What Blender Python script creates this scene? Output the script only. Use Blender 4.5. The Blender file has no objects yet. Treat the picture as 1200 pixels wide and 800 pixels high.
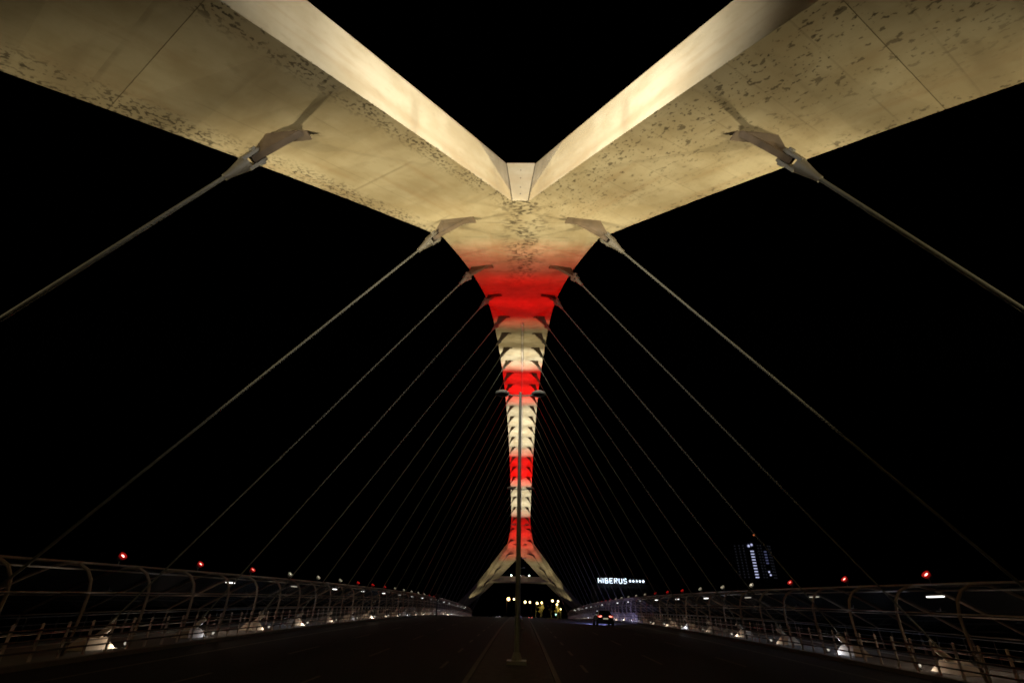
import bpy, bmesh, math, random
from mathutils import Vector, Matrix
random.seed(11)
S = bpy.context.scene
COL = S.collection
R = math.radians

# ------------------------------------------------------------------ camera
CAMY, CAMZ, CAMX = -91.45, 1.86, 0.22
PIT, YAW, ROL, FPX = 0.515, 0.028, 0.0255, 559.0
cam = bpy.data.cameras.new('camera'); camo = bpy.data.objects.new('camera', cam); COL.objects.link(camo)
cam.sensor_width = 36.0; cam.lens = 36.0 * FPX / 1200.0; cam.clip_start = 0.1; cam.clip_end = 4000
fwd = Vector((-math.sin(YAW) * math.cos(PIT), math.cos(YAW) * math.cos(PIT), math.sin(PIT)))
rgt = Vector((math.cos(YAW), math.sin(YAW), 0)); up = rgt.cross(fwd)
r2 = rgt * math.cos(ROL) + up * math.sin(ROL); u2 = up * math.cos(ROL) - rgt * math.sin(ROL)
camo.matrix_world = Matrix((( r2.x, u2.x, -fwd.x, CAMX), (r2.y, u2.y, -fwd.y, CAMY), (r2.z, u2.z, -fwd.z, CAMZ), (0, 0, 0, 1)))
S.camera = camo

# ------------------------------------------------------------------ night sky, exposure
w = bpy.data.worlds.new('World'); S.world = w; w.use_nodes = True
nt = w.node_tree; bg = nt.nodes['Background']
sky = nt.nodes.new('ShaderNodeTexSky'); sky.sky_type = 'NISHITA'; sky.sun_disc = False
sky.sun_elevation = R(-6.0); sky.sun_rotation = R(160)
nt.links.new(sky.outputs[0], bg.inputs['Color']); bg.inputs['Strength'].default_value = 0.02
S.view_settings.view_transform = 'Standard'; S.view_settings.look = 'None'
S.view_settings.exposure = 0.0; S.view_settings.gamma = 1.0; S.view_settings.use_curve_mapping = False
S.cycles.use_adaptive_sampling = False; S.cycles.light_sampling_threshold = 0.0; S.cycles.filter_width = 1.8
S.cycles.max_bounces = 5; S.cycles.diffuse_bounces = 3; S.cycles.transparent_max_bounces = 24
S.cycles.use_denoising = True; S.cycles.denoiser = 'OPENIMAGEDENOISE'; S.cycles.denoising_input_passes = 'RGB_ALBEDO_NORMAL'; S.cycles.sample_clamp_indirect = 4.0
WARM = (1.0, 0.88, 0.54); CREAM = (1.0, 0.98, 0.84); RED = (1.0, 0.004, 0.004)

# ------------------------------------------------------------------ materials
def mat(name, col, rough=0.7, metal=0.0, noise=0.0, scale=3.0, bump=0.0, emit=None, es=0.0):
    m = bpy.data.materials.new(name); m.use_nodes = True
    t = m.node_tree; b = t.nodes['Principled BSDF']
    b.inputs['Base Color'].default_value = (*col, 1); b.inputs['Roughness'].default_value = rough
    b.inputs['Metallic'].default_value = metal
    if emit:
        b.inputs['Emission Color'].default_value = (*emit, 1); b.inputs['Emission Strength'].default_value = es
        m.cycles.emission_sampling = 'NONE'          # the lamp inside each fitting does the lighting
    if noise or bump:
        tc = t.nodes.new('ShaderNodeTexCoord'); n = t.nodes.new('ShaderNodeTexNoise')
        n.inputs['Scale'].default_value = scale; n.inputs['Detail'].default_value = 6
        t.links.new(tc.outputs['Object'], n.inputs['Vector'])
        if noise:
            r = t.nodes.new('ShaderNodeValToRGB')
            r.color_ramp.elements[0].position = 0.3; r.color_ramp.elements[1].position = 0.7
            r.color_ramp.elements[0].color = (*[c * (1 - noise) for c in col], 1)
            r.color_ramp.elements[1].color = (*[min(1, c * (1 + noise)) for c in col], 1)
            t.links.new(n.outputs['Fac'], r.inputs['Fac']); t.links.new(r.outputs['Color'], b.inputs['Base Color'])
        if bump:
            bp = t.nodes.new('ShaderNodeBump'); bp.inputs['Strength'].default_value = bump; bp.inputs['Distance'].default_value = 0.02
            t.links.new(n.outputs['Fac'], bp.inputs['Height']); t.links.new(bp.outputs['Normal'], b.inputs['Normal'])
    return m

def concrete(name, mode):
    """cast concrete; UV = (metres along, metres across); lichen specks sit where the photograph shows them"""
    m = bpy.data.materials.new(name); m.use_nodes = True; t = m.node_tree; L = t.links.new
    b = t.nodes['Principled BSDF']; b.inputs['Roughness'].default_value = 0.8
    uv = t.nodes.new('ShaderNodeUVMap'); uv.uv_map = 'UVMap'
    sep = t.nodes.new('ShaderNodeSeparateXYZ'); L(uv.outputs[0], sep.inputs[0])
    def mapped(sx, sy, off=0):
        q = t.nodes.new('ShaderNodeMapping'); q.inputs['Scale'].default_value = (sx, sy, 1); q.inputs['Location'].default_value = (off, off * .7, 0)
        L(uv.outputs[0], q.inputs[0]); return q.outputs[0]
    def noise(sx, sy, det=4, off=0, rough=0.55):
        n = t.nodes.new('ShaderNodeTexNoise'); n.inputs['Scale'].default_value = 1; n.inputs['Detail'].default_value = det
        n.inputs['Roughness'].default_value = rough
        L(mapped(sx, sy, off), n.inputs['Vector']); return n.outputs['Fac']
    def ramp(v, a, bb):
        r = t.nodes.new('ShaderNodeMapRange'); r.interpolation_type = 'SMOOTHSTEP'
        r.inputs['From Min'].default_value = a; r.inputs['From Max'].default_value = bb; L(v, r.inputs['Value']); return r.outputs[0]
    def math_(op, a, c):
        n = t.nodes.new('ShaderNodeMath'); n.operation = op; n.use_clamp = op in ('ADD',)
        for i, v in enumerate((a, c)):
            if isinstance(v, (int, float)): n.inputs[i].default_value = v
            else: L(v, n.inputs[i])
        return n.outputs[0]
    def mix(f, a, c):
        n = t.nodes.new('ShaderNodeMix'); n.data_type = 'RGBA'
        if isinstance(f, (int, float)): n.inputs['Factor'].default_value = f
        else: L(f, n.inputs['Factor'])
        for k, v in (('A', a), ('B', c)):
            s_ = [i for i in n.inputs if i.name == k and i.type == 'RGBA'][0]
            if isinstance(v, tuple): s_.default_value = (*v, 1)
            else: L(v, s_)
        return [o for o in n.outputs if o.type == 'RGBA'][0]
    c = mix(ramp(noise(.5, .5, 5), .35, .68), (.42, .33, .20), (.54, .45, .305))
    c = mix(math_('MULTIPLY', ramp(noise(.16, 1.1, 4, 7), .5, .75), .5), c, (.36, .235, .12))          # rusty weather streaks along the casting
    c = mix(math_('MULTIPLY', ramp(noise(2.6, 2.6, 6, 3), .55, .8), .5), c, (.34, .26, .155))
    if mode in ('left', 'right'):                                   # formwork board marks across the casting
        fr_ = math_('FRACT', math_('MULTIPLY', sep.outputs['X'], .78 if mode == 'right' else .31), 0)
        ln = math_('MULTIPLY', ramp(fr_, .965, .985), ramp(noise(.7, .5, 3, 55), .35, .62))
        fy = math_('FRACT', math_('MULTIPLY', sep.outputs['Y'], .56), 0)
        ly = math_('MULTIPLY', ramp(fy, .975, .99), ramp(noise(.4, .7, 3, 66), .42, .62))
        c = mix(math_('MULTIPLY', math_('MULTIPLY', math_('ADD', ln, ly), ramp(sep.outputs['Y'], -.1, .0)), .34), c, (.15, .11, .065))
        c = mix(math_('MULTIPLY', ramp(noise(.9, .16, 4, 77), .52, .72), .42), c, (.25, .18, .10))   # drip stains across the soffit
    if mode == 'trunk':                                             # casting marks and grime on the main rib
        fr_ = math_('FRACT', math_('MULTIPLY', sep.outputs['X'], .5), 0)
        ln = math_('MULTIPLY', ramp(fr_, .93, .97), ramp(noise(.5, .9, 4, 91), .40, .60))
        c = mix(math_('MULTIPLY', ln, .45), c, (.14, .11, .07))
        c = mix(math_('MULTIPLY', ramp(noise(1.1, .8, 5, 95, .65), .50, .70), .5), c, (.24, .19, .12))
    if mode != 'clean':
        a = sep.outputs['Y']
        if mode == 'left':
            mk = math_('ADD', math_('MULTIPLY', ramp(a, 1.0, .25), ramp(a, -.06, -.01)), ramp(a, 4.1, 4.9)); th = (.53, .575)
        elif mode == 'right':
            mk = math_('ADD', math_('MULTIPLY', ramp(a, 5.2, 1.2), ramp(a, -.06, -.01)), math_('MULTIPLY', ramp(a, 4.6, 5.2), .9)); th = (.60, .65)
        else:
            mk = math_('MULTIPLY', math_('MULTIPLY', ramp(a, 1.9, .3), ramp(a, -1.3, -.2)), 1.0); th = (.49, .54)
        sp = ramp(noise(9.5 if mode != 'trunk' else 5.5, 9.0 if mode != 'trunk' else 3.2, 3, 11, .5), *th)
        big = ramp(noise(3.6, 3.8, 3, 23), .605, .635)
        clump = ramp(noise(.6, .9, 3, 31), .40, .54)
        if mode == 'trunk':
            spots = math_('MULTIPLY', math_('MULTIPLY', math_('MULTIPLY', sp, mk), ramp(sep.outputs['X'], -61.0, -68.5)), ramp(noise(.9, 1.3, 2, 40), .38, .52))
        else:
            spots = math_('MULTIPLY', math_('ADD', math_('MULTIPLY', sp, clump), math_('MULTIPLY', big, .8)), mk)
        c = mix(math_('MULTIPLY', spots, .86), c, (.05, .034, .017))
    L(c, b.inputs['Base Color'])
    bp = t.nodes.new('ShaderNodeBump'); bp.inputs['Strength'].default_value = .25; bp.inputs['Distance'].default_value = .02
    L(noise(5, 5, 6, 2), bp.inputs['Height']); L(bp.outputs[0], b.inputs['Normal'])
    return m

M = {
 'conc_l': concrete('concrete_specked_edges', 'left'), 'conc_r': concrete('concrete_specked', 'right'),
 'conc_t': concrete('concrete_specked_middle', 'trunk'), 'conc': concrete('concrete_plain', 'clean'),
 'joint': mat('joint_filler', (.19, .15, .09), .9),
 'steel': mat('painted_steel', (.13, .11, .08), .55, 0, .12, 4, .1),
 'cable': mat('cable_sheath', (.12, .11, .085), .7, 0, .1, 3),
 'rust': mat('weathered_steel', (.105, .07, .042), .6, 0, .25, 3, .1),
 'pin': mat('pin_steel', (.16, .14, .11), .6, 0),
 'hole': mat('hole_dark', (.03, .03, .03), .9),
 'rib': mat('rib_paint', (.21, .16, .13), .5, 0, .15, 5),
 'post': mat('post_paint', (.48, .40, .36), .5, 0, .15, 6),
 'rail': mat('rail_dark', (.025, .022, .02), .5, .2),
 'inox': mat('handrail_steel', (.55, .57, .62), .3, .9),
 'asphalt': mat('asphalt', (.02, .02, .021), .85, 0, .3, 8, .3),
 'paving': mat('median_paving', (.05, .047, .045), .85, 0, .25, 4, .2),
 'kerb': mat('kerb_stone', (.09, .085, .075), .8, 0, .15, 5, .1),
 'paint': mat('road_paint', (.08, .077, .07), .7, 0, .25, 9),
 'floor': mat('walkway_floor', (.15, .145, .145), .7, 0, .15, 3, .1),
 'pole': mat('pole_paint', (.27, .28, .24), .5, 0, .08, 3),
 'dish': mat('lamp_dish', (.42, .41, .37), .5),
 'housing': mat('lamp_housing', (.10, .10, .10), .5, .3),
 'lens_w': mat('lens_white', (.8, .8, .75), .3, emit=(1, .93, .78), es=9),
 'lens_s': mat('lens_soft', (.8, .8, .75), .3, emit=(1, .9, .75), es=.5),
 'lens_r': mat('lens_red', (.5, .1, .1), .3, emit=(1, .26, .22), es=9),
 'ring_halo_w': mat('lens_ring_halo_white', (.6, .6, .5), .3, emit=(1, .85, .6), es=.12),  # faint emission on the hood ring stands in for the white lens halo
 'ring_halo_r': mat('lens_ring_halo_red', (.5, .03, .03), .3, emit=(1, .02, .015), es=.16),  # red emission on the hood ring stands in for the red lens halo
 'tube_w': mat('walkway_lamp_glow', (.9, .9, .9), .3, emit=(1, .97, .92), es=3.2),
 'tube_d': mat('walkway_lamp_dim', (.9, .9, .9), .3, emit=(1, .9, .75), es=.5),
 'plinth': mat('anchor_block', (.5, .42, .34), .6, 0, .12, 5),
 'water': mat('river_water', (.01, .012, .015), .12, 0, 0, 1.5, .25),
 'earth': mat('bank_earth', (.05, .05, .035), .95, 0, .3, .3),
}
g = bpy.data.materials.new('shelter_glass'); g.use_nodes = True; t = g.node_tree; t.nodes.clear()
o_ = t.nodes.new('ShaderNodeOutputMaterial'); mx = t.nodes.new('ShaderNodeMixShader'); tr = t.nodes.new('ShaderNodeBsdfTransparent')
gl = t.nodes.new('ShaderNodeBsdfGlossy'); fr = t.nodes.new('ShaderNodeFresnel'); fr.inputs[0].default_value = 1.45
tr.inputs[0].default_value = (.72, .78, .86, 1); gl.inputs['Roughness'].default_value = .06; gl.inputs['Color'].default_value = (.8, .85, .95, 1)
t.links.new(fr.outputs[0], mx.inputs[0]); t.links.new(tr.outputs[0], mx.inputs[1]); t.links.new(gl.outputs[0], mx.inputs[2]); t.links.new(mx.outputs[0], o_.inputs[0])
M['glass'] = g

for k_ in ('asphalt', 'paving', 'paint', 'kerb', 'floor'): M[k_].node_tree.nodes['Principled BSDF'].inputs['Specular IOR Level'].default_value = .08

# ------------------------------------------------------------------ mesh helpers
ORG = {}
def link(o, parent=None, world=(0, 0, 0)):
    COL.objects.link(o); wv = Vector(world)
    if parent is not None:
        o.parent = parent; o.location = wv - ORG[parent.name]
    else:
        o.location = wv
    ORG[o.name] = wv
    return o
def mesh(name, geo, m, smooth=False, uvs=None):
    v, f = geo[0], geo[1]
    me = bpy.data.meshes.new(name); me.from_pydata([tuple(p) for p in v], [], f)
    bm = bmesh.new(); bm.from_mesh(me); bmesh.ops.recalc_face_normals(bm, faces=bm.faces)
    if uvs is not None:
        lay = bm.loops.layers.uv.new('UVMap'); bm.verts.ensure_lookup_table()
        for fc in bm.faces:
            for lp in fc.loops: lp[lay].uv = uvs[lp.vert.index]
    if smooth:
        for fc in bm.faces: fc.smooth = True
        for e in bm.edges:
            if len(e.link_faces) == 2 and e.calc_face_angle(0) > .7: e.smooth = False
    bm.to_mesh(me); bm.free()
    for mm in (m if isinstance(m, (list, tuple)) else [m]): me.materials.append(mm)
    return me
def obj(name, geo, m, parent=None, world=None, smooth=False, uvs=None):
    """one mesh object; geo in world coordinates when world is None, else local about world"""
    if isinstance(geo, bpy.types.Mesh): me = geo
    else:
        v, f = geo
        if world is None:
            world = ORG[parent.name] if parent is not None else Vector((0, 0, 0))
            v = [Vector(p) - Vector(world) for p in v]
        me = mesh(name, (v, f), m, smooth, uvs)
    return link(bpy.data.objects.new(name, me), parent, world)
def empty(name, loc): return link(bpy.data.objects.new(name, None), None, loc)
def tag(o, label, cat, group=None):
    o['label'] = label; o['category'] = cat
    if group: o['group'] = group
    return o
def struct(o): o['kind'] = 'structure'; return o
def join(*gs):
    V, F = [], []
    for v, f in gs:
        k = len(V); V += [Vector(p) for p in v]; F += [tuple(i + k for i in q) for q in f]
    return V, F
BF = [(0, 1, 3, 2), (4, 6, 7, 5), (0, 4, 5, 1), (2, 3, 7, 6), (0, 2, 6, 4), (1, 5, 7, 3)]
def box(x0, x1, y0, y1, z0, z1): return [Vector((x, y, z)) for x in (x0, x1) for y in (y0, y1) for z in (z0, z1)], BF
def tube(pts, r, n=8, cap=True):
    pts = [Vector(p) for p in pts]; V, F = [], []
    rr = r if isinstance(r, (list, tuple)) else [r] * len(pts)
    up0 = None
    for i, p in enumerate(pts):
        d = (pts[min(i + 1, len(pts) - 1)] - pts[max(i - 1, 0)]).normalized()
        a = up0 - d * up0.dot(d) if up0 is not None else (Vector((0, 0, 1)) if abs(d.z) < .9 else Vector((1, 0, 0))).cross(d)
        a.normalize(); up0 = a; b = d.cross(a)
        for k in range(n):
            an = 2 * math.pi * k / n; V.append(p + (a * math.cos(an) + b * math.sin(an)) * rr[i])
    for i in range(len(pts) - 1):
        for k in range(n):
            k2 = (k + 1) % n; F.append((i * n + k, i * n + k2, (i + 1) * n + k2, (i + 1) * n + k))
    if cap: F.append(tuple(range(n))[::-1]); F.append(tuple(range((len(pts) - 1) * n, len(pts) * n)))
    return V, F
def prism(poly, off):
    off = Vector(off); n = len(poly); V = [Vector(p) - off for p in poly] + [Vector(p) + off for p in poly]
    F = [tuple(range(n))[::-1], tuple(range(n, 2 * n))] + [(i, (i + 1) % n, n + (i + 1) % n, n + i) for i in range(n)]
    return V, F
def lathe(prof, c, n=16, axis='z'):
    V, F = [], []
    for r, h in prof:
        for k in range(n):
            a = 2 * math.pi * k / n; V.append(Vector((r * math.cos(a), r * math.sin(a), h)))
    for i in range(len(prof) - 1):
        for k in range(n):
            k2 = (k + 1) % n; F.append((i * n + k, i * n + k2, (i + 1) * n + k2, (i + 1) * n + k))
    F.append(tuple(range(n))[::-1]); F.append(tuple(range((len(prof) - 1) * n, len(prof) * n)))
    return [v + Vector(c) for v in V], F
def orient(geo, d, at):
    q = Vector((0, 0, 1)).rotation_difference(Vector(d).normalized())
    return [q @ Vector(p) + Vector(at) for p in geo[0]], geo[1]
ONES = ['zeroth', 'first', 'second', 'third', 'fourth', 'fifth', 'sixth', 'seventh', 'eighth', 'ninth', 'tenth', 'eleventh', 'twelfth', 'thirteenth', 'fourteenth', 'fifteenth', 'sixteenth', 'seventeenth', 'eighteenth', 'nineteenth']
TENS = {20: 'twenti', 30: 'thirti', 40: 'forti', 50: 'fifti'}
def nth(n):
    if n < 20: return ONES[n]
    t_, o = n // 10 * 10, n % 10
    return TENS[t_] + 'eth' if o == 0 else TENS[t_][:-1] + 'y-' + ONES[o]
def spot(name, loc, target, energy, col, size, blend, parent, radius=.1):
    l = bpy.data.lights.new(name, 'SPOT'); l.energy = energy; l.color = col; l.spot_size = size; l.spot_blend = blend; l.shadow_soft_size = radius
    o = bpy.data.objects.new(name, l); link(o, parent, loc)
    o.rotation_euler = (Vector(target) - Vector(loc)).to_track_quat('-Z', 'Y').to_euler(); return o

# ------------------------------------------------------------------ the bridge line
CAMB, CREST = 2.1, .966
def deck(u):
    a = abs(u)
    if a <= 108: return CREST - CAMB * (a / 108) ** 2
    return min(-.8, CREST - CAMB + (a - 108) * .01)
ZC, AA = 34.06, .00286
def arch(u): return ZC - AA * u * u
def half(u):
    a = abs(u); return 2.7 + (.0045 * (a - 54) ** 2 if a > 54 else 0)
NOTCH, KINK = 76.4, 72.0

# ------------------------------------------------------------------ setting: river, banks, decks, roads
struct(obj('river', ([(-1500, -600, -9), (1500, -600, -9), (1500, 600, -9), (-1500, 600, -9)], [(0, 1, 2, 3)]), M['water']))
for s_, nm in ((1, 'far_bank'), (-1, 'near_bank')):
    ys = [112, 125, 160, 320, 3000]; zs = [-9.5, -6.0, -1.45, -1.45, -1.6]
    V = [(x, s_ * y, z) for y, z in zip(ys, zs) for x in (-3000, -24, 24, 3000)]
    F = [(i * 4 + j, i * 4 + j + 1, i * 4 + j + 5, i * 4 + j + 4) for i in range(4) for j in range(3)]
    struct(obj(nm, (V, F), M['earth']))
US = [-160, -140, -120] + [-108 + 9 * i for i in range(25)] + [120, 140, 162, 240, 420, 700]
def strip(x0, x1, dz, us=US, thick=None):
    V, F = [], []
    for u in us:
        z = deck(u) + dz
        V += [(x0, u, z), (x1, u, z)] + ([(x1, u, z - thick), (x0, u, z - thick)] if thick else [])
    n = 4 if thick else 2
    for i in range(len(us) - 1):
        for k in range(n if thick else 1):
            k2 = (k + 1) % n; F.append((i * n + k, i * n + k2, (i + 1) * n + k2, (i + 1) * n + k))
    if thick: F += [(0, 1, 2, 3), tuple((len(us) - 1) * 4 + q for q in (3, 2, 1, 0))]
    return V, F
UB = [u for u in US if abs(u) <= 108]
road = struct(obj('road', strip(-15.1, 15.1, 0, US, .5), M['asphalt']))
struct(obj('bridge_deck', strip(-21.2, 21.2, -.52, UB, 1.9), M['conc'], uvs=None))
median = struct(obj('median', strip(-1.25, 1.25, .12, US, .118), M['paving']))
for s_ in (-1, 1):
    for i, u in enumerate([-100 + 2 * k for k in range(60)]):
        v = [(s_ * 1.27, u + .006, deck(u) + .002), (s_ * 1.43, u + .006, deck(u) + .002), (s_ * 1.43, u + 1.994, deck(u + 2) + .002), (s_ * 1.27, u + 1.994, deck(u + 2) + .002)]
        vt = [(a, b, c + .13) for a, b, c in v]
        obj('kerb_stone', (v + vt, [(0, 1, 2, 3), (4, 5, 6, 7), (0, 1, 5, 4), (1, 2, 6, 5), (2, 3, 7, 6), (3, 0, 4, 7)]), M['kerb'], median)
    # lane paint
    for xx, dl, gap in ((2.6, 2.0, 3.5), (6.0, 3.5, 5.5), (9.4, 3.5, 5.5)):
        u = -104.
        while u < 106:
            v = [(s_ * xx - .06, u, deck(u) + .005), (s_ * xx + .06, u, deck(u) + .005), (s_ * xx + .06, u + dl, deck(u + dl) + .005), (s_ * xx - .06, u + dl, deck(u + dl) + .005)]
            if xx < 9.5 and u < 80: obj('lane_dash', (v, [(0, 1, 2, 3)]), M['paint'], road)
            u += dl + gap
    obj('edge_line', strip(s_ * 12.8 - .08, s_ * 12.8 + .08, .005, UB), M['paint'], road)
    struct(obj('walkway', strip(min(s_ * 15.12, s_ * 21.2), max(s_ * 15.12, s_ * 21.2), .14, UB, .6), M['floor']))
    obj('kerb', strip(min(s_ * 14.9, s_ * 15.1), max(s_ * 14.9, s_ * 15.1), .15, UB, .148), M['kerb'], road)

# ------------------------------------------------------------------ the concrete arch
A = tag(empty('concrete_arch', (0, 0, 0)), 'tall beige concrete bridge arch forking into splayed legs, lit red and white', 'arch')
def segment(name, secs, m, us_al, ac):
    """secs: list of rings of 6 points (soffit left->right, then up and over); uv along, across"""
    n = len(secs[0]); V = [p for s in secs for p in s]; F = []
    UVs = [(us_al[i], ac[i][k]) for i in range(len(secs)) for k in range(n)]
    for i in range(len(secs) - 1):
        for k in range(n):
            k2 = (k + 1) % n; F.append((i * n + k, i * n + k2, (i + 1) * n + k2, (i + 1) * n + k))
    F += [tuple(range(n))[::-1], tuple(range((len(secs) - 1) * n, len(secs) * n))]
    return obj(name, (V, F), m, A, uvs=UVs)
def tsec(u, inset=0):
    w_, z = half(u) - inset, arch(u) + inset
    return [(-w_, u, z), (w_, u, z), (w_, u, z + 1.5 - inset), (w_ - .6, u, z + 2.1 - 2 * inset), (-w_ + .6, u, z + 2.1 - 2 * inset), (-w_, u, z + 1.5 - inset)]
def acr(u): w_ = half(u); return [-w_, w_, w_ + 1.5, w_ + 2.3, -w_ - 2.3, -w_ - 1.5]
b = [-69 + 6 * i for i in range(24)]
for u0 in b[:-1]:
    us = [u0 + .014, u0 + 2, u0 + 4, u0 + 5.986]
    segment('arch_segment', [tsec(u) for u in us], M['conc_t'], us, [acr(u) for u in us])
for u_ in b:
    obj('joint_filler', (lambda sa, sb: (sa + sb, [(k, (k + 1) % 6, 6 + (k + 1) % 6, 6 + k) for k in range(6)]))(tsec(u_ - .1, .025), tsec(u_ + .1, .025)), M['joint'], A)
def leg_edges(ui):
    """inner and outer soffit edge of a leg at inner station ui (positive)"""
    off = 4.4 - 1.66 * min(1, (ui - NOTCH) / 5.0); uo = ui - off
    fl = .0095 * max(0, ui - 87) ** 2
    xi = .35 + .576 * (ui - NOTCH) + fl; xo = 4.16 + .54 * (uo - KINK) + fl
    return (xi, ui, arch(ui)), (xo, uo, arch(uo) - .09 * (uo - KINK))
def lsec(sx, sy, ui, inset=0):
    I, O = leg_edges(ui)
    P = [(I[0] + inset, I[1], I[2] + inset), (O[0] - inset, O[1], O[2] + inset), (O[0] - inset - .1, O[1], O[2] + 1.6), (O[0] - .7, O[1], O[2] + 2.2 - inset),
         (I[0] + .9, I[1], I[2] + 2.45 - inset), (I[0] + .32 + inset, I[1], I[2] + 2.4 - inset)]
    return [(sx * x, sy * y, z) for x, y, z in P]
LAC = [0, 5.4, 7.0, 7.8, -3.2, -2.4]
for sy in (-1, 1):
    # block where the two legs meet
    ua = [69.014, 70.5, KINK]; secs = []
    V, UVs = [], []
    for u in ua:
        V += [(x, sy * y, z) for x, y, z in tsec(u)]; UVs += [(sy * u, c) for c in acr(u)]
    F = [(i * 6 + k, i * 6 + (k + 1) % 6, (i + 1) * 6 + (k + 1) % 6, (i + 1) * 6 + k) for i in range(2) for k in range(6)] + [tuple(range(6))]
    zN = arch(NOTCH); k0 = len(V)
    V += [(-.35, sy * NOTCH, zN), (.35, sy * NOTCH, zN), (.67, sy * NOTCH, zN + 2.4), (-.67, sy * NOTCH, zN + 2.4)]
    UVs += [(sy * NOTCH, -.35), (sy * NOTCH, .35), (sy * NOTCH, -2.4), (sy * NOTCH, -2.4)]
    F += [(12, 13, k0 + 1, k0), (13, 14, 15, k0 + 2, k0 + 1), (12, k0, k0 + 3, 16, 17), (15, 16, k0 + 3, k0 + 2)]
    obj('leg_junction', (V, F), M['conc_t'], A, uvs=UVs)
    wp = obj('end_panel', ([(x, sy * (NOTCH + d), z) for d in (.02, .05) for x, z in ((-.33, zN + .02), (.33, zN + .02), (.645, zN + 2.38), (-.645, zN + 2.38))],
                         [(0, 1, 2, 3), (4, 5, 6, 7), (0, 1, 5, 4), (1, 2, 6, 5), (2, 3, 7, 6), (3, 0, 4, 7)]), M['conc'], A,
             uvs=[(x, z) for d in (0, 1) for x, z in ((-.33, 0), (.33, 0), (.6, 2.4), (-.6, 2.4))])
    for q in (.42, .82, 1.4, 1.9):
        obj('tie_hole', orient(lathe([(.028, 0), (.028, .05)], (0, 0, 0), 10), (0, sy, 0), (0, sy * (NOTCH + .006), zN + q)), M['hole'], wp)
    for sx in (-1, 1):
        cuts = [NOTCH, 86.6, 97, 107.4]
        for i in range(3):
            g_ = .0 if i == 0 else .008
            st_ = [cuts[i] + g_] + [cuts[i] + (cuts[i + 1] - cuts[i]) * q / 7 for q in range(1, 7)] + [cuts[i + 1] - .008]
            o = segment('leg_segment', [lsec(sx, sy, u) for u in st_], M['conc_l' if sx < 0 else 'conc_r'], st_, [LAC] * len(st_))
        for c in cuts[1:3]:
            sa, sb = lsec(sx, sy, c - .1, .012), lsec(sx, sy, c + .1, .012)
            obj('joint_filler', (sa + sb, [(k, (k + 1) % 6, 6 + (k + 1) % 6, 6 + k) for k in range(6)]), M['joint'], A)
        obj('footing', box(min(sx * 20.2, sx * 28.0), max(sx * 20.2, sx * 28.0), min(sy * 103, sy * 111), max(sy * 103, sy * 111), -9.4, 1.1), M['conc'], A, uvs=[(0, 0), (0, 6), (6, 0), (6, 6), (8, 0), (8, 6), (2, 0), (2, 6)])
    # cross beam between the legs
    u = 90.0; xi = .35 + .576 * (u - NOTCH) + 1.6; zt = 12.35
    ring = [(sy * (u - 1.1), zt - 1.55), (sy * (u - .7), zt - 1.95), (sy * (u + .9), zt - 1.95), (sy * (u + 1.2), zt - 1.4), (sy * (u + 1.0), zt), (sy * (u - .9), zt)]
    V = [(x, y, z) for x in (-xi, xi) for y, z in ring]
    obj('cross_beam', (V, [(k, (k + 1) % 6, 6 + (k + 1) % 6, 6 + k) for k in range(6)] + [tuple(range(6)), tuple(range(6, 12))]), M['conc'], A, uvs=[(p[0], p[2]) for p in V])
obj('soffit_rail', tube([(.08, u, arch(u) - .08) for u in range(-52, 67, 2)], .1, 6), M['plinth'], A)

# ------------------------------------------------------------------ hangers and their brackets
def anchor(k):
    """positive x side: root inner, root outer, pin, foot (y signed)"""
    u = (k - 14) * 6.0; sg = -1 if u < 0 else 1; e = round(abs(u))
    T = {84: ((10.4, 88.6), (11.4, 88.5), (11.75, 88.2, .63)), 78: ((6.5, 82.1), (7.55, 82.1), (7.87, 81.8, .63)), 72: ((2.3, 74.75), (3.7, 74.55), (4.1, 73.9, .72)),
         66: ((1.95, 67.4), (3.15, 66.9), (3.4, 66.8, .66)), 60: ((1.7, 60.8), (2.6, 60.3), (2.75, 60.3, .5))}.get(e, ((1.22, e + .2), (2.08, e + .14), (2.25, e + .08, .92)))
    def soffit(x, a_):
        z = arch(a_)
        if a_ > KINK:
            xi = .35 + .576 * (a_ - NOTCH); xo = 4.16 + .54 * (a_ - KINK); z -= .09 * (a_ - KINK) * min(1, max(0, (x - xi) / (xo - xi)))
        return z
    ra, rb = [Vector((p[0], sg * p[1], soffit(*p) + .04)) for p in T[:2]]
    pin = Vector((T[2][0], sg * T[2][1], soffit(*T[2][:2]) - T[2][2]))
    uf = u * 1.0565 if e != 78 else sg * 82.95
    return ra, rb, pin, Vector((16.5, uf, deck(uf) + .14))
mir = lambda v, s_: Vector((v.x * s_, v.y, v.z))
SIDE = {-1: 'left', 1: 'right'}
HG = 'hanger cables carrying the bridge deck'
seen_no = {-1: 0, 1: 0}
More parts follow.
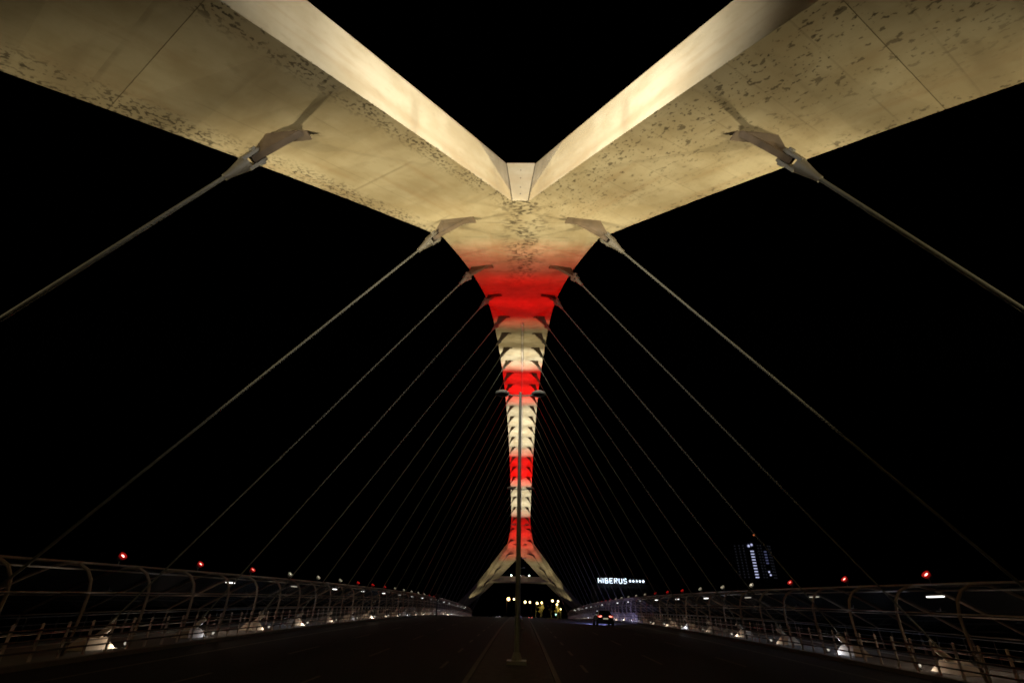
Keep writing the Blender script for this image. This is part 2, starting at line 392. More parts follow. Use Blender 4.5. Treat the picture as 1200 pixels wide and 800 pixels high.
for k in range(1, 29):
    for s_ in (-1, 1):
        ra, rb, pin, foot = [mir(v, s_) for v in anchor(k)]
        d = (foot - pin).normalized(); nrm = (ra - pin).cross(d).normalized(); e = nrm.cross(d).normalized()
        if e.dot(ra - pin) < 0: e = -e
        big = k <= 2 or k >= 26
        rr = .26 if big else (.2 if k in (3, 4, 25, 24) else .14)
        lift = 0.0
        poly = [ra, rb, pin - e * rr * .75 - d * rr * .3, pin - e * rr * .5 + d * rr * .8, pin + e * rr * .5 + d * rr * .9, pin + e * rr - d * rr * .1]
        # keep the plate convex: sort about its middle
        c0 = sum(poly, Vector()) / len(poly); poly.sort(key=lambda p: math.atan2((p - c0).dot(e), (p - c0).dot(d)))
        br = obj('hanger_bracket', prism(poly, nrm * (.09 if big else .07)), M['rust'], A)
        obj('weld_plate', prism([ra + (rb - ra) * -.06 + nrm * .26, ra + (rb - ra) * -.06 - nrm * .26, rb - nrm * .26, rb + nrm * .26], (0, 0, .03)), M['rust'], br)
        seen_no[s_] += 1; n = seen_no[s_]
        h = tag(empty('hanger_cable', tuple(foot)), f'{nth(n)} steel hanger cable from the camera on the {SIDE[s_]} side of the road', 'cable', HG)
        cl = 1.15 if big else (.8 if k in (3, 4, 24, 25) else .62)
        ce = pin + d * cl
        obj('cable', tube([(ce - d * .1).lerp(foot + Vector((0, 0, .3)), q / 14) for q in range(15)], .058 if k == 1 else (.046 if big else .037), 12), M['cable'], h, smooth=True)
        ch = []
        for q in (-1, 1):
            o = nrm * q * (.16 if big else .13)
            ring = [pin + o + (e * math.cos(a) - d * math.sin(a)) * rr * .78 for a in [math.pi * j / 6 for j in range(7)]]
            ch.append(prism(ring + [pin + o - e * rr * .66 + d * cl * .42, pin + o + e * rr * .66 + d * cl * .42], nrm * .045))
        cv = obj('clevis', join(*ch, tube([pin + d * cl * .34, pin + d * cl * .45, ce - d * .1, ce + d * .06], [rr * .82, rr * .8, .105, .095], 12)), M['steel'], h, smooth=True)
        obj('pin', tube([pin - nrm * .27, pin + nrm * .27], rr * .42, 12), M['pin'], cv, smooth=True)
        fz = foot.z
        obj('anchor_block', ([(foot.x + a * .42, foot.y + b_ * .8, fz) for a, b_ in ((-1, -1), (1, -1), (1, 1), (-1, 1))] + [(foot.x + a * .2, foot.y + b_ * .45, fz + .4) for a, b_ in ((-1, -1), (1, -1), (1, 1), (-1, 1))],
            [(0, 1, 2, 3), (4, 5, 6, 7), (0, 1, 5, 4), (1, 2, 6, 5), (2, 3, 7, 6), (3, 0, 4, 7)]), M['plinth'], h)
        obj('socket', tube([foot + Vector((0, 0, .3)), foot - d * 1.0], [.13, .10], 10), M['plinth'], h, smooth=True)

# ------------------------------------------------------------------ floodlights along both shelters, real beams on the arch
def flood_colour(k):
    return RED if k in (3, 4, 5, 9, 10, 11, 17, 18, 19, 23, 24, 25, 26) else (CREAM if 7 < k < 27 else WARM)
GAIN = {-1: .5, 0: 1.05, 1: 2.35, 2: 1.2, 3: .9, 4: 1.3, 5: 1.2, 6: .5, 7: .8, 8: 3.0, 11: 2.6, 12: 1.2, 16: 1.6, 19: 2.6, 20: 1.4, 9: 1.6, 10: 1.6, 17: 1.7, 18: 1.7, 23: 1.0, 26: 1.3, 27: 1.0, 28: .8, 29: .55}
FG = 'floodlights above the walkway shelters'
fno = {-1: 0, 1: 0}
for k in range(-1, 30):
    u = (k - 14) * 6.0; uf = u * 1.0565; e_ = abs(u)
    for s_ in (-1, 1):
        at = Vector((s_ * 19.05, uf + (3.1 if k != 2 else 2.3), deck(uf + 3.1) + 3.55)); col = flood_colour(k); red = col is RED
        if abs(u) <= 72: tgt = Vector((0, u * 1.02, arch(u)))
        else:
            ut = {-1: 84.0, 0: 81.5, 1: 78.6}.get(k, abs(u) + 1.5); I, O = leg_edges(ut); tgt = Vector((s_ * (I[0] + O[0]) / 2, math.copysign((I[1] + O[1]) / 2, u), O[2]))
        d = (tgt - at).normalized()
        if k < 1: lab = f'white floodlight {"under" if k else "beside"} the near leg of the arch on the {SIDE[s_]}'
        else:
            fno[s_] += 1
            lab = f'{"red" if red else "white"} floodlight, {nth(fno[s_])} from the camera, above the {SIDE[s_]} walkway shelter'
        f = tag(empty('floodlight', tuple(at)), lab, 'floodlight', FG)
        obj('stand', join(tube([at - Vector((0, 0, 1.4)), at - Vector((0, 0, .1))], .03, 6), box(at.x - .12, at.x + .12, at.y - .12, at.y + .12, at.z - 1.42, at.z - 1.39)), M['housing'], f)
        hs = obj('lamp_body', orient(lathe([(.07, -.16), (.12, -.10), (.15, .02), (.17, .10)], (0, 0, 0), 12), d, at), M['housing'], f, smooth=True)
        obj('lens_ring', orient(lathe([(.14, .0), (.172, .08), (.185, .15), (.172, .155), (.14, .075)], (0, 0, 0), 14), d, at), M['ring_halo_r' if red else 'ring_halo_w'], f, smooth=True)  # hood ring, given a glow as the halo round the lens
        obj('lens', orient(lathe([(.142, .07), (.135, .085), (.08, .1), (.03, .104)], (0, 0, 0), 14), d, at), M['lens_r' if red else 'lens_w'], f, smooth=True)
        dist = (tgt - at).length
        en = 15.0 * dist * dist * GAIN.get(k, 2.0) * (1.1 if red else 1.0) * (.62 if s_ < 0 and k < 1 else 1.0)
        spot('flood_beam', at + d * .3, tgt, en, col, R((25 if e_ > 48 else 22) if e_ <= 72 else 48), .9, f, .02)
# three lamps on each cross beam, shining into the fork of the legs
for sy in (-1, 1):
    for j, x in enumerate((-3.1, 0.0, 3.1)):
        at = Vector((x, sy * 88.9, 12.62)); tgt = Vector((-x * 1.0, sy * (NOTCH + 3.6), arch(NOTCH) - .2)); d = (tgt - at).normalized()
        nm = ('left', 'middle', 'right')[j]
        f = tag(empty('beam_lamp', tuple(at)), f'{nm} of three white lamps on the {"far" if sy > 0 else "near"} cross beam of the arch', 'lamp', 'lamps on the cross beams')
        obj('stand', box(at.x - .06, at.x + .06, at.y - .06, at.y + .06, 12.34, 12.55), M['housing'], f)
        obj('lamp_body', orient(lathe([(.10, -.18), (.17, -.1), (.2, .08)], (0, 0, 0), 12), d, at), M['housing'], f, smooth=True)
        obj('lens', orient(lathe([(.21, .08), (.2, .13), (.14, .2), (.04, .23)], (0, 0, 0), 12), d, at), M['lens_w'], f, smooth=True)
        spot('lamp_beam', at + d * .3, tgt, 3700, (1, .98, .88), R(84 if x < 0 else 104), .8, f, .03)

# ------------------------------------------------------------------ walkway shelters, guard rails, handrails
RS = 3.17
NB = 58
RU = [-75.05 - 6 * RS + RS * i for i in range(NB)]
prof = [(15.72, .14), (15.64, .8), (15.62, 1.5), (15.64, 2.05), (15.76, 2.5), (16.02, 2.83), (16.4, 3.02), (16.9, 3.06), (17.45, 2.95), (18.2, 2.62), (19.4, 1.98), (20.75, 1.22), (20.8, .14)]
rib_me = {s_: mesh('rib', tube([(s_ * (x - 15.7), 0, z) for x, z in prof], .058, 7), M['rib'], True) for s_ in (-1, 1)}
pan = [(16.95, 3.14), (17.45, 3.04), (18.2, 2.71), (19.4, 2.07), (20.7, 1.33)]
def panel(s_):
    V = [(s_ * (x - 15.7), y, z) for dz in (0, .02) for x, z in ((a, b_ + dz) for a, b_ in pan) for y in (.07, RS - .07)]
    n = len(pan) * 2; F = []
    for i in range(len(pan) - 1): F += [(2 * i, 2 * i + 1, 2 * i + 3, 2 * i + 2), (n + 2 * i, n + 2 * i + 1, n + 2 * i + 3, n + 2 * i + 2), (2 * i, 2 * i + 2, n + 2 * i + 2, n + 2 * i), (2 * i + 1, 2 * i + 3, n + 2 * i + 3, n + 2 * i + 1)]
    F += [(0, 1, n + 1, n), (n - 2, n - 1, 2 * n - 1, 2 * n - 2)]
    return mesh('glass_panel', (V, F), M['glass'])
pan_me = {s_: panel(s_) for s_ in (-1, 1)}
post_me = {s_: mesh('post', prism([(0, -.05, 0), (0, .05, 0), (s_ * .03, .045, 1.0), (s_ * .03, .02, 1.08), (s_ * .03, -.045, 1.05)], (.022, 0, 0)), M['post']) for s_ in (-1, 1)}
bpost_me = mesh('post', tube([(0, 0, 0), (0, 0, .95)], .025, 6), M['rail'])
UR = [-96 + 4 * i for i in range(47)]
for s_ in (-1, 1):
    sh = tag(empty('walkway_shelter', (s_ * 15.7, 0, deck(0))), f'long walkway shelter of curved ribs and glass along the {SIDE[s_]} edge of the bridge', 'shelter')
    for i, u in enumerate(RU):
        obj('rib', rib_me[s_], None, sh, (s_ * 15.7, u, deck(u)), )
        if i < NB - 1: obj('glass_panel', pan_me[s_], None, sh, (s_ * 15.7, u, deck(u + RS / 2)))
    for x, z, r in ((15.56, 2.1, .03), (16.42, 3.09, .04), (17.35, 2.90, .035), (19.3, 1.95, .03), (20.7, 1.18, .035)):
        obj('long_rail', tube([(s_ * x, u, deck(u) + z) for u in UR], r, 6), M['rib'], sh)
    gr = tag(empty('guard_rail', (s_ * 15.4, 0, deck(0))), f'guard rail of pale posts and dark bars along the {SIDE[s_]} walkway', 'guard rail')
    for i in range((NB - 1) * 3):
        u = RU[0] + RS / 3 * (i + .5)
        obj('post', post_me[s_], None, gr, (s_ * 15.42, u, deck(u) + .14))
    for z, r in ((.28, .032), (.58, .035), (.88, .03)):
        obj('bar', tube([(s_ * 15.34, u, deck(u) + .14 + z) for u in UR], r, 6), M['rail'], gr)
    for z in (.42, .74):
        obj('thin_rail', tube([(s_ * 15.62, u, deck(u) + .14 + z) for u in UR], .018, 6), M['inox'], gr)
    hr = tag(empty('handrail', (s_ * 20.4, 0, deck(0))), f'steel handrail on the outer edge of the {SIDE[s_]} walkway', 'handrail')
    for i in range(NB * 2):
        u = RU[0] + RS / 2 * i
        obj('post', bpost_me, None, hr, (s_ * 20.4, u, deck(u) + .14))
    for z, r in ((1.09, .03), (.8, .014), (.5, .014)):
        obj('bar', tube([(s_ * 20.4, u, deck(u) + z) for u in UR], r, 6), M['inox'], hr)
# lamps under the shelters
n_l = {-1: 0, 1: 0}
for s_ in (-1, 1):
    u = -68.9 if s_ > 0 else -59.5
    i = 0
    while u < 84:
        bright = i not in ((1, 5, 8, 12) if s_ < 0 else (1, 2, 6, 9, 11))
        at = Vector((s_ * 17.3, u, deck(u) + 2.72)); n_l[s_] += 1
        l = tag(empty('walkway_lamp', tuple(at)), f'{nth(n_l[s_])} small white lamp from the camera under the {SIDE[s_]} walkway shelter', 'lamp', 'lamps under the walkway shelters')
        obj('lamp_body', box(at.x - .1, at.x + .1, at.y - .42, at.y + .42, at.z - .02, at.z + .07), M['housing'], l)
        obj('diffuser', box(at.x - .085, at.x + .085, at.y - .38, at.y + .38, at.z - .06, at.z - .022), M['tube_w' if bright else 'tube_d'], l)
        la = bpy.data.lights.new('lamp_light', 'AREA'); la.shape = 'RECTANGLE'; la.size = .16; la.size_y = .7; la.energy = 26 if bright else 16; la.color = (1, .74, .52) if bright else (.72, .84, 1)
        link(bpy.data.objects.new('lamp_light', la), l, (at.x, at.y, at.z - .08))
        u += 9.2; i += 1
# small spots at the foot of the hangers
n_l = {-1: 0, 1: 0}
for k in range(2, 29):
    uf = (k - 14) * 6.0 * 1.0565
    for s_ in (-1, 1):
        n_l[s_] += 1
        at = Vector((s_ * 15.98, uf + 1.25, deck(uf) + .14))
        f = tag(empty('ground_spot', tuple(at)), f'{nth(n_l[s_])} low spotlight from the camera at the hanger feet of the {SIDE[s_]} walkway', 'spotlight', 'spotlights at the hanger feet')
        tg = Vector((s_ * 16.35, uf - .1, deck(uf) + .55)); c = at + Vector((0, 0, .16)); d = (tg - c).normalized()
        obj('base', box(at.x - .09, at.x + .09, at.y - .09, at.y + .09, at.z, at.z + .05), M['housing'], f)
        obj('lamp_body', orient(lathe([(.05, -.1), (.07, -.05), (.085, .05)], (0, 0, 0), 10), d, c), M['housing'], f)
        obj('lens', orient(lathe([(.08, .05), (.06, .065)], (0, 0, 0), 10), d, c), M['lens_s'], f)
        spot('spot_beam', c + d * .1, tg, random.choice((15, 35, 60, 110)), (1, .78, .55) if k % 4 else (.9, .92, 1), R(80), .6, f, .03)

# ------------------------------------------------------------------ lamp posts in the median
for i in range(7):
    u = -70.4 + 22.2 * i; z0 = deck(u) + .12; x0 = .1
    p = tag(empty('lamp_post', (x0, u, z0)), f'{nth(i + 1)} grey lamp post from the camera in the median, two unlit disc heads', 'lamp post', 'lamp posts in the median')
    hz = z0 + 10.7
    obj('pole', tube([(x0, u, z0 + .14), (x0, u, z0 + 4), (x0, u, hz + .1)], [.095, .085, .06], 12), M['pole'], p, smooth=True)
    obj('base', join(box(x0 - .36, x0 + .36, u - .36, u + .36, z0, z0 + .12), lathe([(.2, .12), (.18, .2), (.12, .36)], (x0, u, z0), 12)), M['pole'], p)
    obj('arm', tube([(x0 - .78, u, hz), (x0 - .4, u, hz - .06), (x0, u, hz - .08), (x0 + .4, u, hz - .06), (x0 + .78, u, hz)], .034, 8), M['pole'], p, smooth=True)
    for q in (-1, 1):
        hd = obj('lamp_head', lathe([(.08, .13), (.23, .11), (.335, .045), (.35, .0), (.32, -.04), (.27, -.055)], (x0 + q * .86, u, hz + .02), 20), M['dish'], p, smooth=True)
        obj('diffuser', lathe([(.25, -.056), (.16, -.075)], (x0 + q * .86, u, hz + .02), 20), M['housing'], hd)

# ------------------------------------------------------------------ cars
CM = {'body': mat('car_paint', (.012, .012, .015), .25, .3), 'glass': mat('car_glass', (.01, .01, .012), .05), 'tyre': mat('tyre', (.02, .02, .02), .8),
      'rim': mat('rim', (.3, .3, .32), .3, .8), 'tail': mat('tail_lamp', (.5, .02, .02), .3, emit=(1, .22, .16), es=4.0), 'tail2': mat('tail_lamp_outer', (.5, .02, .02), .3, emit=(1, .03, .015), es=.35),
      'head': mat('head_lamp', (.8, .8, .8), .2, emit=(1, .97, .9), es=9), 'headoff': mat('head_lamp_glass', (.5, .5, .55), .1),
      'plate': mat('number_plate', (.7, .7, .65), .5, emit=(1, .9, .6), es=.35), 'body2': mat('car_paint_silver', (.3, .3, .32), .3, .5)}
def car(x, y, facing, label, body='body', group=None):
    """facing +1 drives away from the camera, -1 towards it"""
    z0 = deck(y) + .005; c = tag(empty('car', (x, y, z0)), label, 'car', group)
    def W(v): return Vector((x + facing * v[0], y + facing * v[1], z0 + v[2]))
    def G(geo): return [W(v) for v in geo[0]], geo[1]
    # body: stations back to front (y, half width low, half width high, z low, z belt)
    st_ = [(-2.05, .62, .60, .42, .92), (-1.98, .80, .72, .30, 1.0), (-1.6, .88, .80, .22, 1.02), (-.6, .90, .83, .20, .97), (.7, .90, .83, .20, .95), (1.2, .89, .80, .20, .92), (1.85, .83, .70, .24, .78), (2.05, .66, .55, .32, .66)]
    V, F = [], []
    for yy, wl, wh, zl, zh in st_:
        zm = (zl + zh) / 2
        V += [(-wl * .92, yy, zl), (-wl, yy, zm), (-wh, yy, zh), (wh, yy, zh), (wl, yy, zm), (wl * .92, yy, zl)]
    n = 6
    for i in range(len(st_) - 1):
        for k in range(n): F.append((i * n + k, i * n + (k + 1) % n, (i + 1) * n + (k + 1) % n, (i + 1) * n + k))
    F += [tuple(range(n)), tuple(range((len(st_) - 1) * n, len(st_) * n))]
    obj('body', G((V, F)), CM[body], c, smooth=True)
    cab = [(-1.98, .72, .97), (-1.35, .54, 1.37), (-.5, .55, 1.43), (.25, .54, 1.38), (1.15, .70, .93)]
    V = []; F = []
    for yy, ww, zz in cab: V += [(-.78, yy if zz < 1.1 else yy * 1.0, .94), (-ww, yy, zz), (ww, yy, zz), (.78, yy, .94)]
    for i in range(len(cab) - 1): F += [(i * 4 + k, i * 4 + k + 1, i * 4 + k + 5, i * 4 + k + 4) for k in range(3)]
    F += [(0, 1, 2, 3), (16, 17, 18, 19)]
    obj('cabin', G((V, F)), CM[body], c)
    obj('rear_window', G(prism([(-.56, -1.84, 1.09), (.56, -1.84, 1.09), (.46, -1.45, 1.33), (-.46, -1.45, 1.33)], (0, -.03, .02))), CM['glass'], c)
    obj('windscreen', G(prism([(-.6, 1.02, 1.04), (.6, 1.02, 1.04), (.52, .4, 1.39), (-.52, .4, 1.39)], (0, .02, .02))), CM['glass'], c)
    for q in (-1, 1):
        obj('side_window', G(prism([(q * .735, -1.4, 1.03), (q * .735, .8, 1.03), (q * .6, .2, 1.3), (q * .6, -1.15, 1.3)], (q * .012, 0, 0))), CM['glass'], c)
        obj('mirror', G(prism([(q * .84, .72, 1.0), (q * 1.02, .72, 1.02), (q * 1.0, .72, 1.14), (q * .84, .72, 1.12)], (0, .06, 0))), CM[body], c)
        tl = obj('tail_lamp', G(prism([(q * .40, -2.04, .84), (q * .66, -2.02, .80), (q * .68, -2.01, .90), (q * .42, -2.03, .93)], (0, -.03, 0))), CM['tail'], c)
        obj('tail_lamp_rim', G(prism([(q * .68, -2.0, .78), (q * .80, -1.93, .82), (q * .80, -1.93, .96), (q * .50, -2.01, .985), (q * .69, -2.0, .92)], (0, -.02, 0))), CM['tail2'], tl)
        obj('head_lamp', G(prism([(q * .42, 2.05, .56), (q * .68, 1.97, .58), (q * .70, 1.95, .70), (q * .44, 2.04, .67)], (0, .03, 0))), CM['head'], c)
        for yy in (-1.3, 1.3):
            wl = obj('wheel', G(tube([(q * .70, yy, .31), (q * .90, yy, .31)], .31, 16)), CM['tyre'], c)
            obj('rim', G(tube([(q * .88, yy, .31), (q * .915, yy, .31)], .2, 12)), CM['rim'], wl)
    obj('number_plate', G(prism([(-.25, -2.09, .62), (.25, -2.09, .62), (.25, -2.09, .72), (-.25, -2.09, .72)], (0, -.008, 0))), CM['plate'], c)
    obj('bumper', G(join(box(-.78, .78, -2.10, -1.9, .34, .52), box(-.76, .76, 1.9, 2.1, .32, .46))), CM['tyre'], c)
    return c
c = car(9.1, -31.8, 1, 'dark hatchback driving away with red tail lamps and bluish headlight glow ahead', 'body')
for q in (-1, 1):
    at = Vector((9.1 + q * .56, -31.8 + 2.2, deck(-29.6) + .66))
    spot('headlight_beam', at, at + Vector((q * 1.2, 10, -1.9)), 9000, (.42, .42, 1.0), R(58), .5, c, .06)
FAR = 'distant cars beyond the bridge'
car(-12.0, 130, -1, 'leftmost pair of distant headlights coming towards the bridge', 'body', FAR)
car(-9.2, 141, -1, 'second car from the left among the distant oncoming headlights', 'body2', FAR)
car(-6.6, 128, -1, 'distant oncoming car nearest the median with bright headlights', 'body', FAR)
car(4.3, 136, 1, 'distant car showing red tail lamps just right of the median', 'body', FAR)
car(7.2, 124, 1, 'distant car with red tail lamps, rightmost of those far down the road', 'body2', FAR)

# ------------------------------------------------------------------ far bank: hotel with sign, tower, street lamps, trees
HM = {'wall': mat('hotel_wall', (.02, .02, .02), .8, 0, .15, .5), 'pane': mat('dark_pane', (.02, .022, .03), .15), 'sign': mat('sign_glow', (.9, .9, 1), .4, emit=(.72, .86, 1), es=2.4),
      'tower': mat('tower_skin', (.10, .10, .11), .4), 'win': mat('lit_window', (.8, .8, .9), .4, emit=(.62, .66, 1), es=.9), 'wind': mat('dim_window', (.5, .5, .6), .4, emit=(.45, .5, 1), es=.12),
      'winf': mat('faint_window', (.3, .3, .35), .4, emit=(.6, .62, .8), es=.014), 'frame': mat('sign_frame', (.08, .08, .09), .5, .3), 'red': mat('beacon_red', (.5, .1, .05), .4, emit=(1, .25, .08), es=.7)}
ho = tag(empty('hotel', (43, 212, -1.1)), 'dark hotel block carrying a glowing white rooftop sign on the far bank', 'building')
obj('wall', box(43.2, 78, 212, 240, -1.2, 16.4), HM['wall'], ho)
obj('parapet', box(43.0, 78.2, 211.8, 240.2, 16.4, 16.95), HM['wall'], ho)
for fl in range(5):
    for j in range(11):
        x = 45 + 3.0 * j; z = 1.2 + 3.05 * fl
        wn = obj('window', box(x, x + 1.7, 211.9, 211.99, z, z + 1.7), HM['frame'], ho)
        obj('pane', box(x + .1, x + 1.6, 211.87, 211.895, z + .1, z + 1.6), HM['pane'], wn)
sg = tag(empty('rooftop_sign', (43.8, 210.6, 16.95)), 'glowing white rooftop sign reading HIBERUS with five stars', 'sign')
obj('frame', join(*[tube([(x, 210.9, 16.9), (x, 210.9, 19.7)], .06, 6) for x in (44.5, 49, 53.5, 58, 62.5, 67, 69.5)], tube([(43.9, 210.9, 17.15), (69.9, 210.9, 17.15)], .05, 6), tube([(43.9, 210.9, 19.5), (69.9, 210.9, 19.5)], .05, 6)), HM['frame'], sg)
GL = {'H': [[(0, 0), (0, 2)], [(1, 0), (1, 2)], [(0, 1), (1, 1)]], 'I': [[(0, 0), (0, 2)]],
      'B': [[(0, 0), (0, 2), (.8, 2), (1, 1.75), (1, 1.25), (.8, 1), (0, 1)], [(.8, 1), (1, .75), (1, .25), (.8, 0), (0, 0)]],
      'E': [[(1, 0), (0, 0), (0, 2), (1, 2)], [(0, 1), (.85, 1)]], 'R': [[(0, 0), (0, 2), (.8, 2), (1, 1.75), (1, 1.25), (.8, 1), (0, 1)], [(.55, 1), (1, 0)]],
      'U': [[(0, 2), (0, .3), (.25, 0), (.75, 0), (1, .3), (1, 2)]], 'S': [[(1, 1.75), (.75, 2), (.25, 2), (0, 1.75), (0, 1.25), (.25, 1), (.75, 1), (1, .75), (1, .25), (.75, 0), (.25, 0), (0, .25)]]}
xc = 44.1
for chx in 'HIBERUS':
    st_ = [tube([(xc + px * 1.55, 210.6, 17.25 + pz * 1.15) for px, pz in s_], .2, 6) for s_ in GL[chx]]
    obj('letter', join(*st_), HM['sign'], sg); xc += 1.15 if chx == 'I' else 2.62
for i in range(5):
    cx = 61.9 + 1.85 * i; ps = [(cx + (.78 if q % 2 == 0 else .36) * math.sin(q * math.pi / 5), 210.6, 18.45 + (.78 if q % 2 == 0 else .36) * math.cos(q * math.pi / 5)) for q in range(10)]
    obj('star', prism(ps, (0, .15, 0)), HM['sign'], sg)
tw = tag(empty('tower', (226, 420, -1.2)), 'dark round-ended tower with a column of lit stair windows on the far bank', 'tower')
ring = [(226 + 20 * math.cos(a) * (1.0 if math.cos(a) > 0 else .95), 424 + 15 * math.sin(a)) for a in [2 * math.pi * k / 32 for k in range(32)]]
V = [(x, y, z) for z in (-1.2, 66) for x, y in ring]
obj('wall', (V, [(k, (k + 1) % 32, 32 + (k + 1) % 32, 32 + k) for k in range(32)] + [tuple(range(32)), tuple(range(32, 64))]), HM['tower'], tw)
obj('roof', join(box(217, 235, 416, 432, 66, 68.5), tube([(231.5, 420, 68.5), (231.5, 420, 73)], .25, 6)), HM['tower'], tw)
obj('beacon', lathe([(.2, 0), (.7, .3), (.7, .9), (.2, 1.3)], (231.5, 420, 73), 8), HM['red'], tw)
def face_y(x): return 424 - 15 * math.sqrt(max(0, 1 - ((x - 226) / 20) ** 2))
for i in range(10):
    z = 34.6 + 2.5 * i; y = face_y(221.5)
    wn = obj('window', box(219.7, 223.3, y - .35, y + .2, z - .2, z + 1.3), HM['frame'], tw); obj('pane', box(219.9, 223.1, y - .42, y - .36, z, z + .8), HM['win'], wn)
for i in range(5):
    z = 46.8 + 2.5 * i; y = face_y(234)
    wn = obj('window', box(232.6, 235.4, y - .9, y + .2, z - .2, z + 1.3), HM['frame'], tw); obj('pane', box(232.8, 235.2, y - .97, y - .91, z, z + 1.1), HM['wind'], wn)
for x in (208.6, 211.5, 214.5, 227.5, 230.2, 238.4, 241.2):
    for i in range(12):
        z = 34.6 + 2.5 * i; y = face_y(x)
        wn = obj('window', box(x - .9, x + .9, y - 1.0, y + .6, z - .2, z + 1.3), HM['frame'], tw); obj('pane', box(x - .75, x + .75, y - 1.07, y - 1.01, z, z + 1.0), HM['winf'], wn)
for x, z in ((233.6, 39.2), (234.6, 36.6)):
    y = face_y(x); wn = obj('window', box(x - .9, x + .9, y - .9, y + .2, z - .2, z + 1.5), HM['frame'], tw); obj('pane', box(x - .7, x + .7, y - .97, y - .91, z, z + 1.3), HM['win'], wn)
for x, z, r in ((219.5, 62.2, 1.1), (222.2, 63.2, 1.0)):
    y = face_y(x); obj('facade_lamp', orient(lathe([(r, 0), (r * .6, .3)], (0, 0, 0), 10), (0, -1, 0), (x, y - .4, z)), HM['win'], tw)
SL = {'o': mat('sodium_globe', (1, .7, .3), .4, emit=(1, .62, .25), es=6), 'w': mat('white_globe', (1, .9, .8), .4, emit=(1, .70, .36), es=4), 'y': mat('yellow_globe', (1, .8, .3), .4, emit=(1, .8, .35), es=5), 'g': mat('green_signal', (.2, .8, .6), .4, emit=(.55, 1, .8), es=2.5)}
def street_lamp(x, y, z, r, kind, label, light=None, arm=0):
    b0 = deck(y) - .0
    p = tag(empty('street_lamp', (x, y, b0)), label, 'street lamp', 'street lamps on the far bank')
    obj('pole', tube([(x + arm, y, b0 - .3), (x + arm, y, z - .4), (x + arm * .6, y, z + .1), (x, y, z + .05)] if arm else [(x, y, b0 - .3), (x, y, z - r * .8)], .09, 8), M['housing'], p)
    r *= .8
    obj('globe', lathe([(r * math.sin(a), -r * math.cos(a)) for a in [.1, .6, 1.1, 1.57, 2.05, 2.5, 3.04]], (x, y, z), 12), SL[kind], p, smooth=True)
    if light:
        spot('lamp_light', (x, y - 1.6, z + .2), (x, y + 1.5, z - 4.5), light[0], light[1], R(75), .7, p, .3)
for a in [(-8.3, 288, 9.6, 1.25, 'o', 'large orange street lamp left of the lamp post, far beyond the bridge', (900, (1, .6, .25)), -1.2),
          (-4.4, 288, 9.6, .8, 'w', 'small pale street lamp beside the large orange one beyond the bridge', None, 1.2),
          (3.4, 288, 8.0, 1.0, 'w', 'first white street lamp right of the lamp post beyond the bridge', None, -1.0),
          (6.7, 288, 8.0, .8, 'w', 'second white street lamp right of the lamp post beyond the bridge', None, 1.0),
          (11.8, 288, 7.4, 1.0, 'w', 'white street lamp just left of the first lit yellow tree', None, -1.0),
          (14.8, 284, 7.8, .75, 'y', 'yellow street lamp above the first lit tree', (11000, (1, .78, .22)), 0),
          (22.5, 288, 9.2, .95, 'w', 'tall white street lamp left of the second lit tree', None, -1.0),
          (26.4, 288, 9.0, .8, 'w', 'tall white street lamp right above the second lit tree', None, 1.0),
          (25.3, 284, 7.0, .75, 'y', 'yellow street lamp against the crown of the second lit tree', (11000, (1, .78, .22)), 0),
          (27.8, 284, 4.2, .6, 'w', 'low white lamp at the right side of the second lit tree', None, 0),
          (23.5, 270, 1.0, .55, 'g', 'low greenish white lamp at road level below the lit trees', None, 0)]:
    street_lamp(*a)
LEAF = mat('autumn_leaf', (.10, .085, .02), .7, 0, .3, 2); BARK = mat('bark', (.05, .04, .03), .9)
def tree(x, y, h, r, label, n=900):
    z0 = deck(y) - .25; T = tag(empty('street_tree', (x, y, z0)), label, 'tree', 'lit trees beyond the bridge')
    limbs = [tube([(x, y, z0 - .3), (x + .05, y, z0 + h * .3), (x - .05, y, z0 + h * .55)], [.16, .12, .07], 8)]
    for q in range(6):
        a = q * 1.05 + random.random(); e = Vector((math.cos(a) * r * .6, math.sin(a) * r * .6, h * .28))
        b_ = Vector((x, y, z0 + h * (.34 + .03 * q))); limbs.append(tube([b_, b_ + e * .5 + Vector((0, 0, .2)), b_ + e], [.06, .04, .02], 6))
    obj('trunk', join(*limbs), BARK, T)
    V, F = [], []; cl = [(Vector((random.gauss(0, .45) * r, random.gauss(0, .45) * r, random.uniform(.36, .95) * h)), random.uniform(.35, .7)) for _ in range(22)]
    for i in range(n):
        c, cr = random.choice(cl); p = Vector((x, y, z0)) + c + Vector((random.gauss(0, 1), random.gauss(0, 1), random.gauss(0, 1))).normalized() * cr * random.random() ** .4
        a, b_ = Vector((random.uniform(-1, 1), random.uniform(-1, 1), random.uniform(-1, 1))).normalized() * .2, Vector((random.uniform(-1, 1), random.uniform(-1, 1), random.uniform(-1, 1))).normalized() * .14
        k = len(V); V += [p - a, p + b_, p + a, p - b_]; F.append((k, k + 1, k + 2, k + 3))
    cr_ = obj('crown', (V, F), LEAF, T); cr_['kind'] = 'stuff'
tree(14.2, 286, 8.2, 2.4, 'small tree lit yellow, left of the two beyond the bridge')
tree(26.2, 286, 7.8, 2.6, 'small tree lit yellow, right of the two beyond the bridge')
tree(21.5, 300, 8.0, 2.4, 'dim reddish tree standing between the two lit trees')

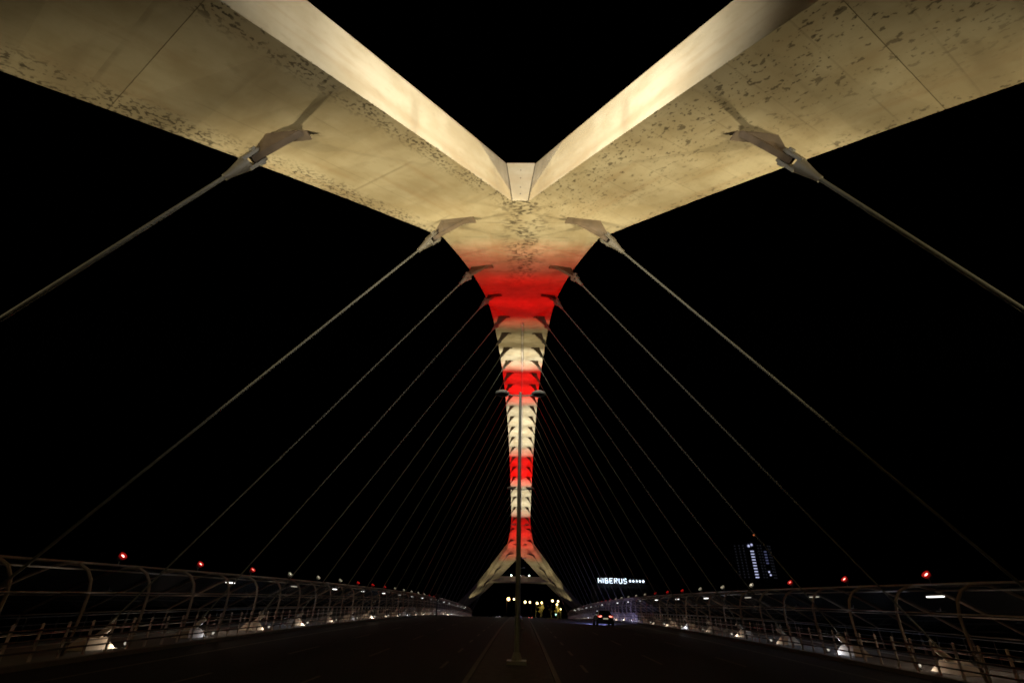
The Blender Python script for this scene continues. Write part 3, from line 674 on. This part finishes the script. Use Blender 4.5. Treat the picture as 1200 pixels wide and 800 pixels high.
# ------------------------------------------------------------------ walker and slim post on the left
def person(x, y, label):
    z0 = deck(y) + .14
    J = [((0, 0, .96), .15), ((0, 0, 1.2), .15), ((0, 0, 1.42), .17), ((0, .02, 1.54), .065), ((0, .04, 1.66), .10), ((0, .04, 1.76), .085),
         ((.10, 0, .9), .10), ((.13, .16, .5), .075), ((.13, .06, .09), .05), ((.13, .2, .04), .045),
         ((-.10, 0, .9), .10), ((-.12, -.05, .5), .075), ((-.12, -.28, .12), .05), ((-.12, -.16, .03), .045),
         ((.22, 0, 1.4), .065), ((.27, -.08, 1.12), .05), ((.27, .08, .90), .04), ((.27, .12, .80), .045),
         ((-.22, 0, 1.4), .065), ((-.27, .06, 1.12), .05), ((-.26, .2, .92), .04), ((-.26, .26, .84), .045)]
    E_ = [(0, 1), (1, 2), (2, 3), (3, 4), (4, 5), (0, 6), (6, 7), (7, 8), (8, 9), (0, 10), (10, 11), (11, 12), (12, 13), (2, 14), (14, 15), (15, 16), (16, 17), (2, 18), (18, 19), (19, 20), (20, 21)]
    me = bpy.data.meshes.new('person'); me.from_pydata([j[0] for j in J], E_, [])
    o = link(bpy.data.objects.new('person', me), None, (x, y, z0)); me.materials.append(mat('dark_clothes', (.015, .014, .016), .9))
    sk = o.modifiers.new('skin', 'SKIN'); sk.use_smooth_shade = True; o.modifiers.new('sub', 'SUBSURF').levels = 1
    for i, j in enumerate(J):
        me.skin_vertices[0].data[i].radius = (j[1], j[1] * (.75 if i in (0, 1, 2) else 1)); me.skin_vertices[0].data[i].use_root = (i == 0)
    return tag(o, label, 'person')
person(-17.0, -14.0, 'person in dark clothes walking under the left walkway shelter')
sp = tag(empty('slim_post', (-13.9, .5, deck(.5))), 'slim dark post standing at the left kerb far down the road', 'post')
obj('base', box(-14.1, -13.7, .3, .7, deck(.5), deck(.5) + .15), M['rail'], sp)
obj('pole', tube([(-13.9, .5, deck(.5) + .1), (-13.9, .5, deck(.5) + 3.1)], .09, 10), M['rail'], sp)
obj('head', prism([(-14.2, .5, deck(.5) + 2.5), (-13.6, .5, deck(.5) + 2.5), (-13.6, .5, deck(.5) + 3.3), (-14.2, .5, deck(.5) + 3.3)], (0, .06, 0)), M['rail'], sp)
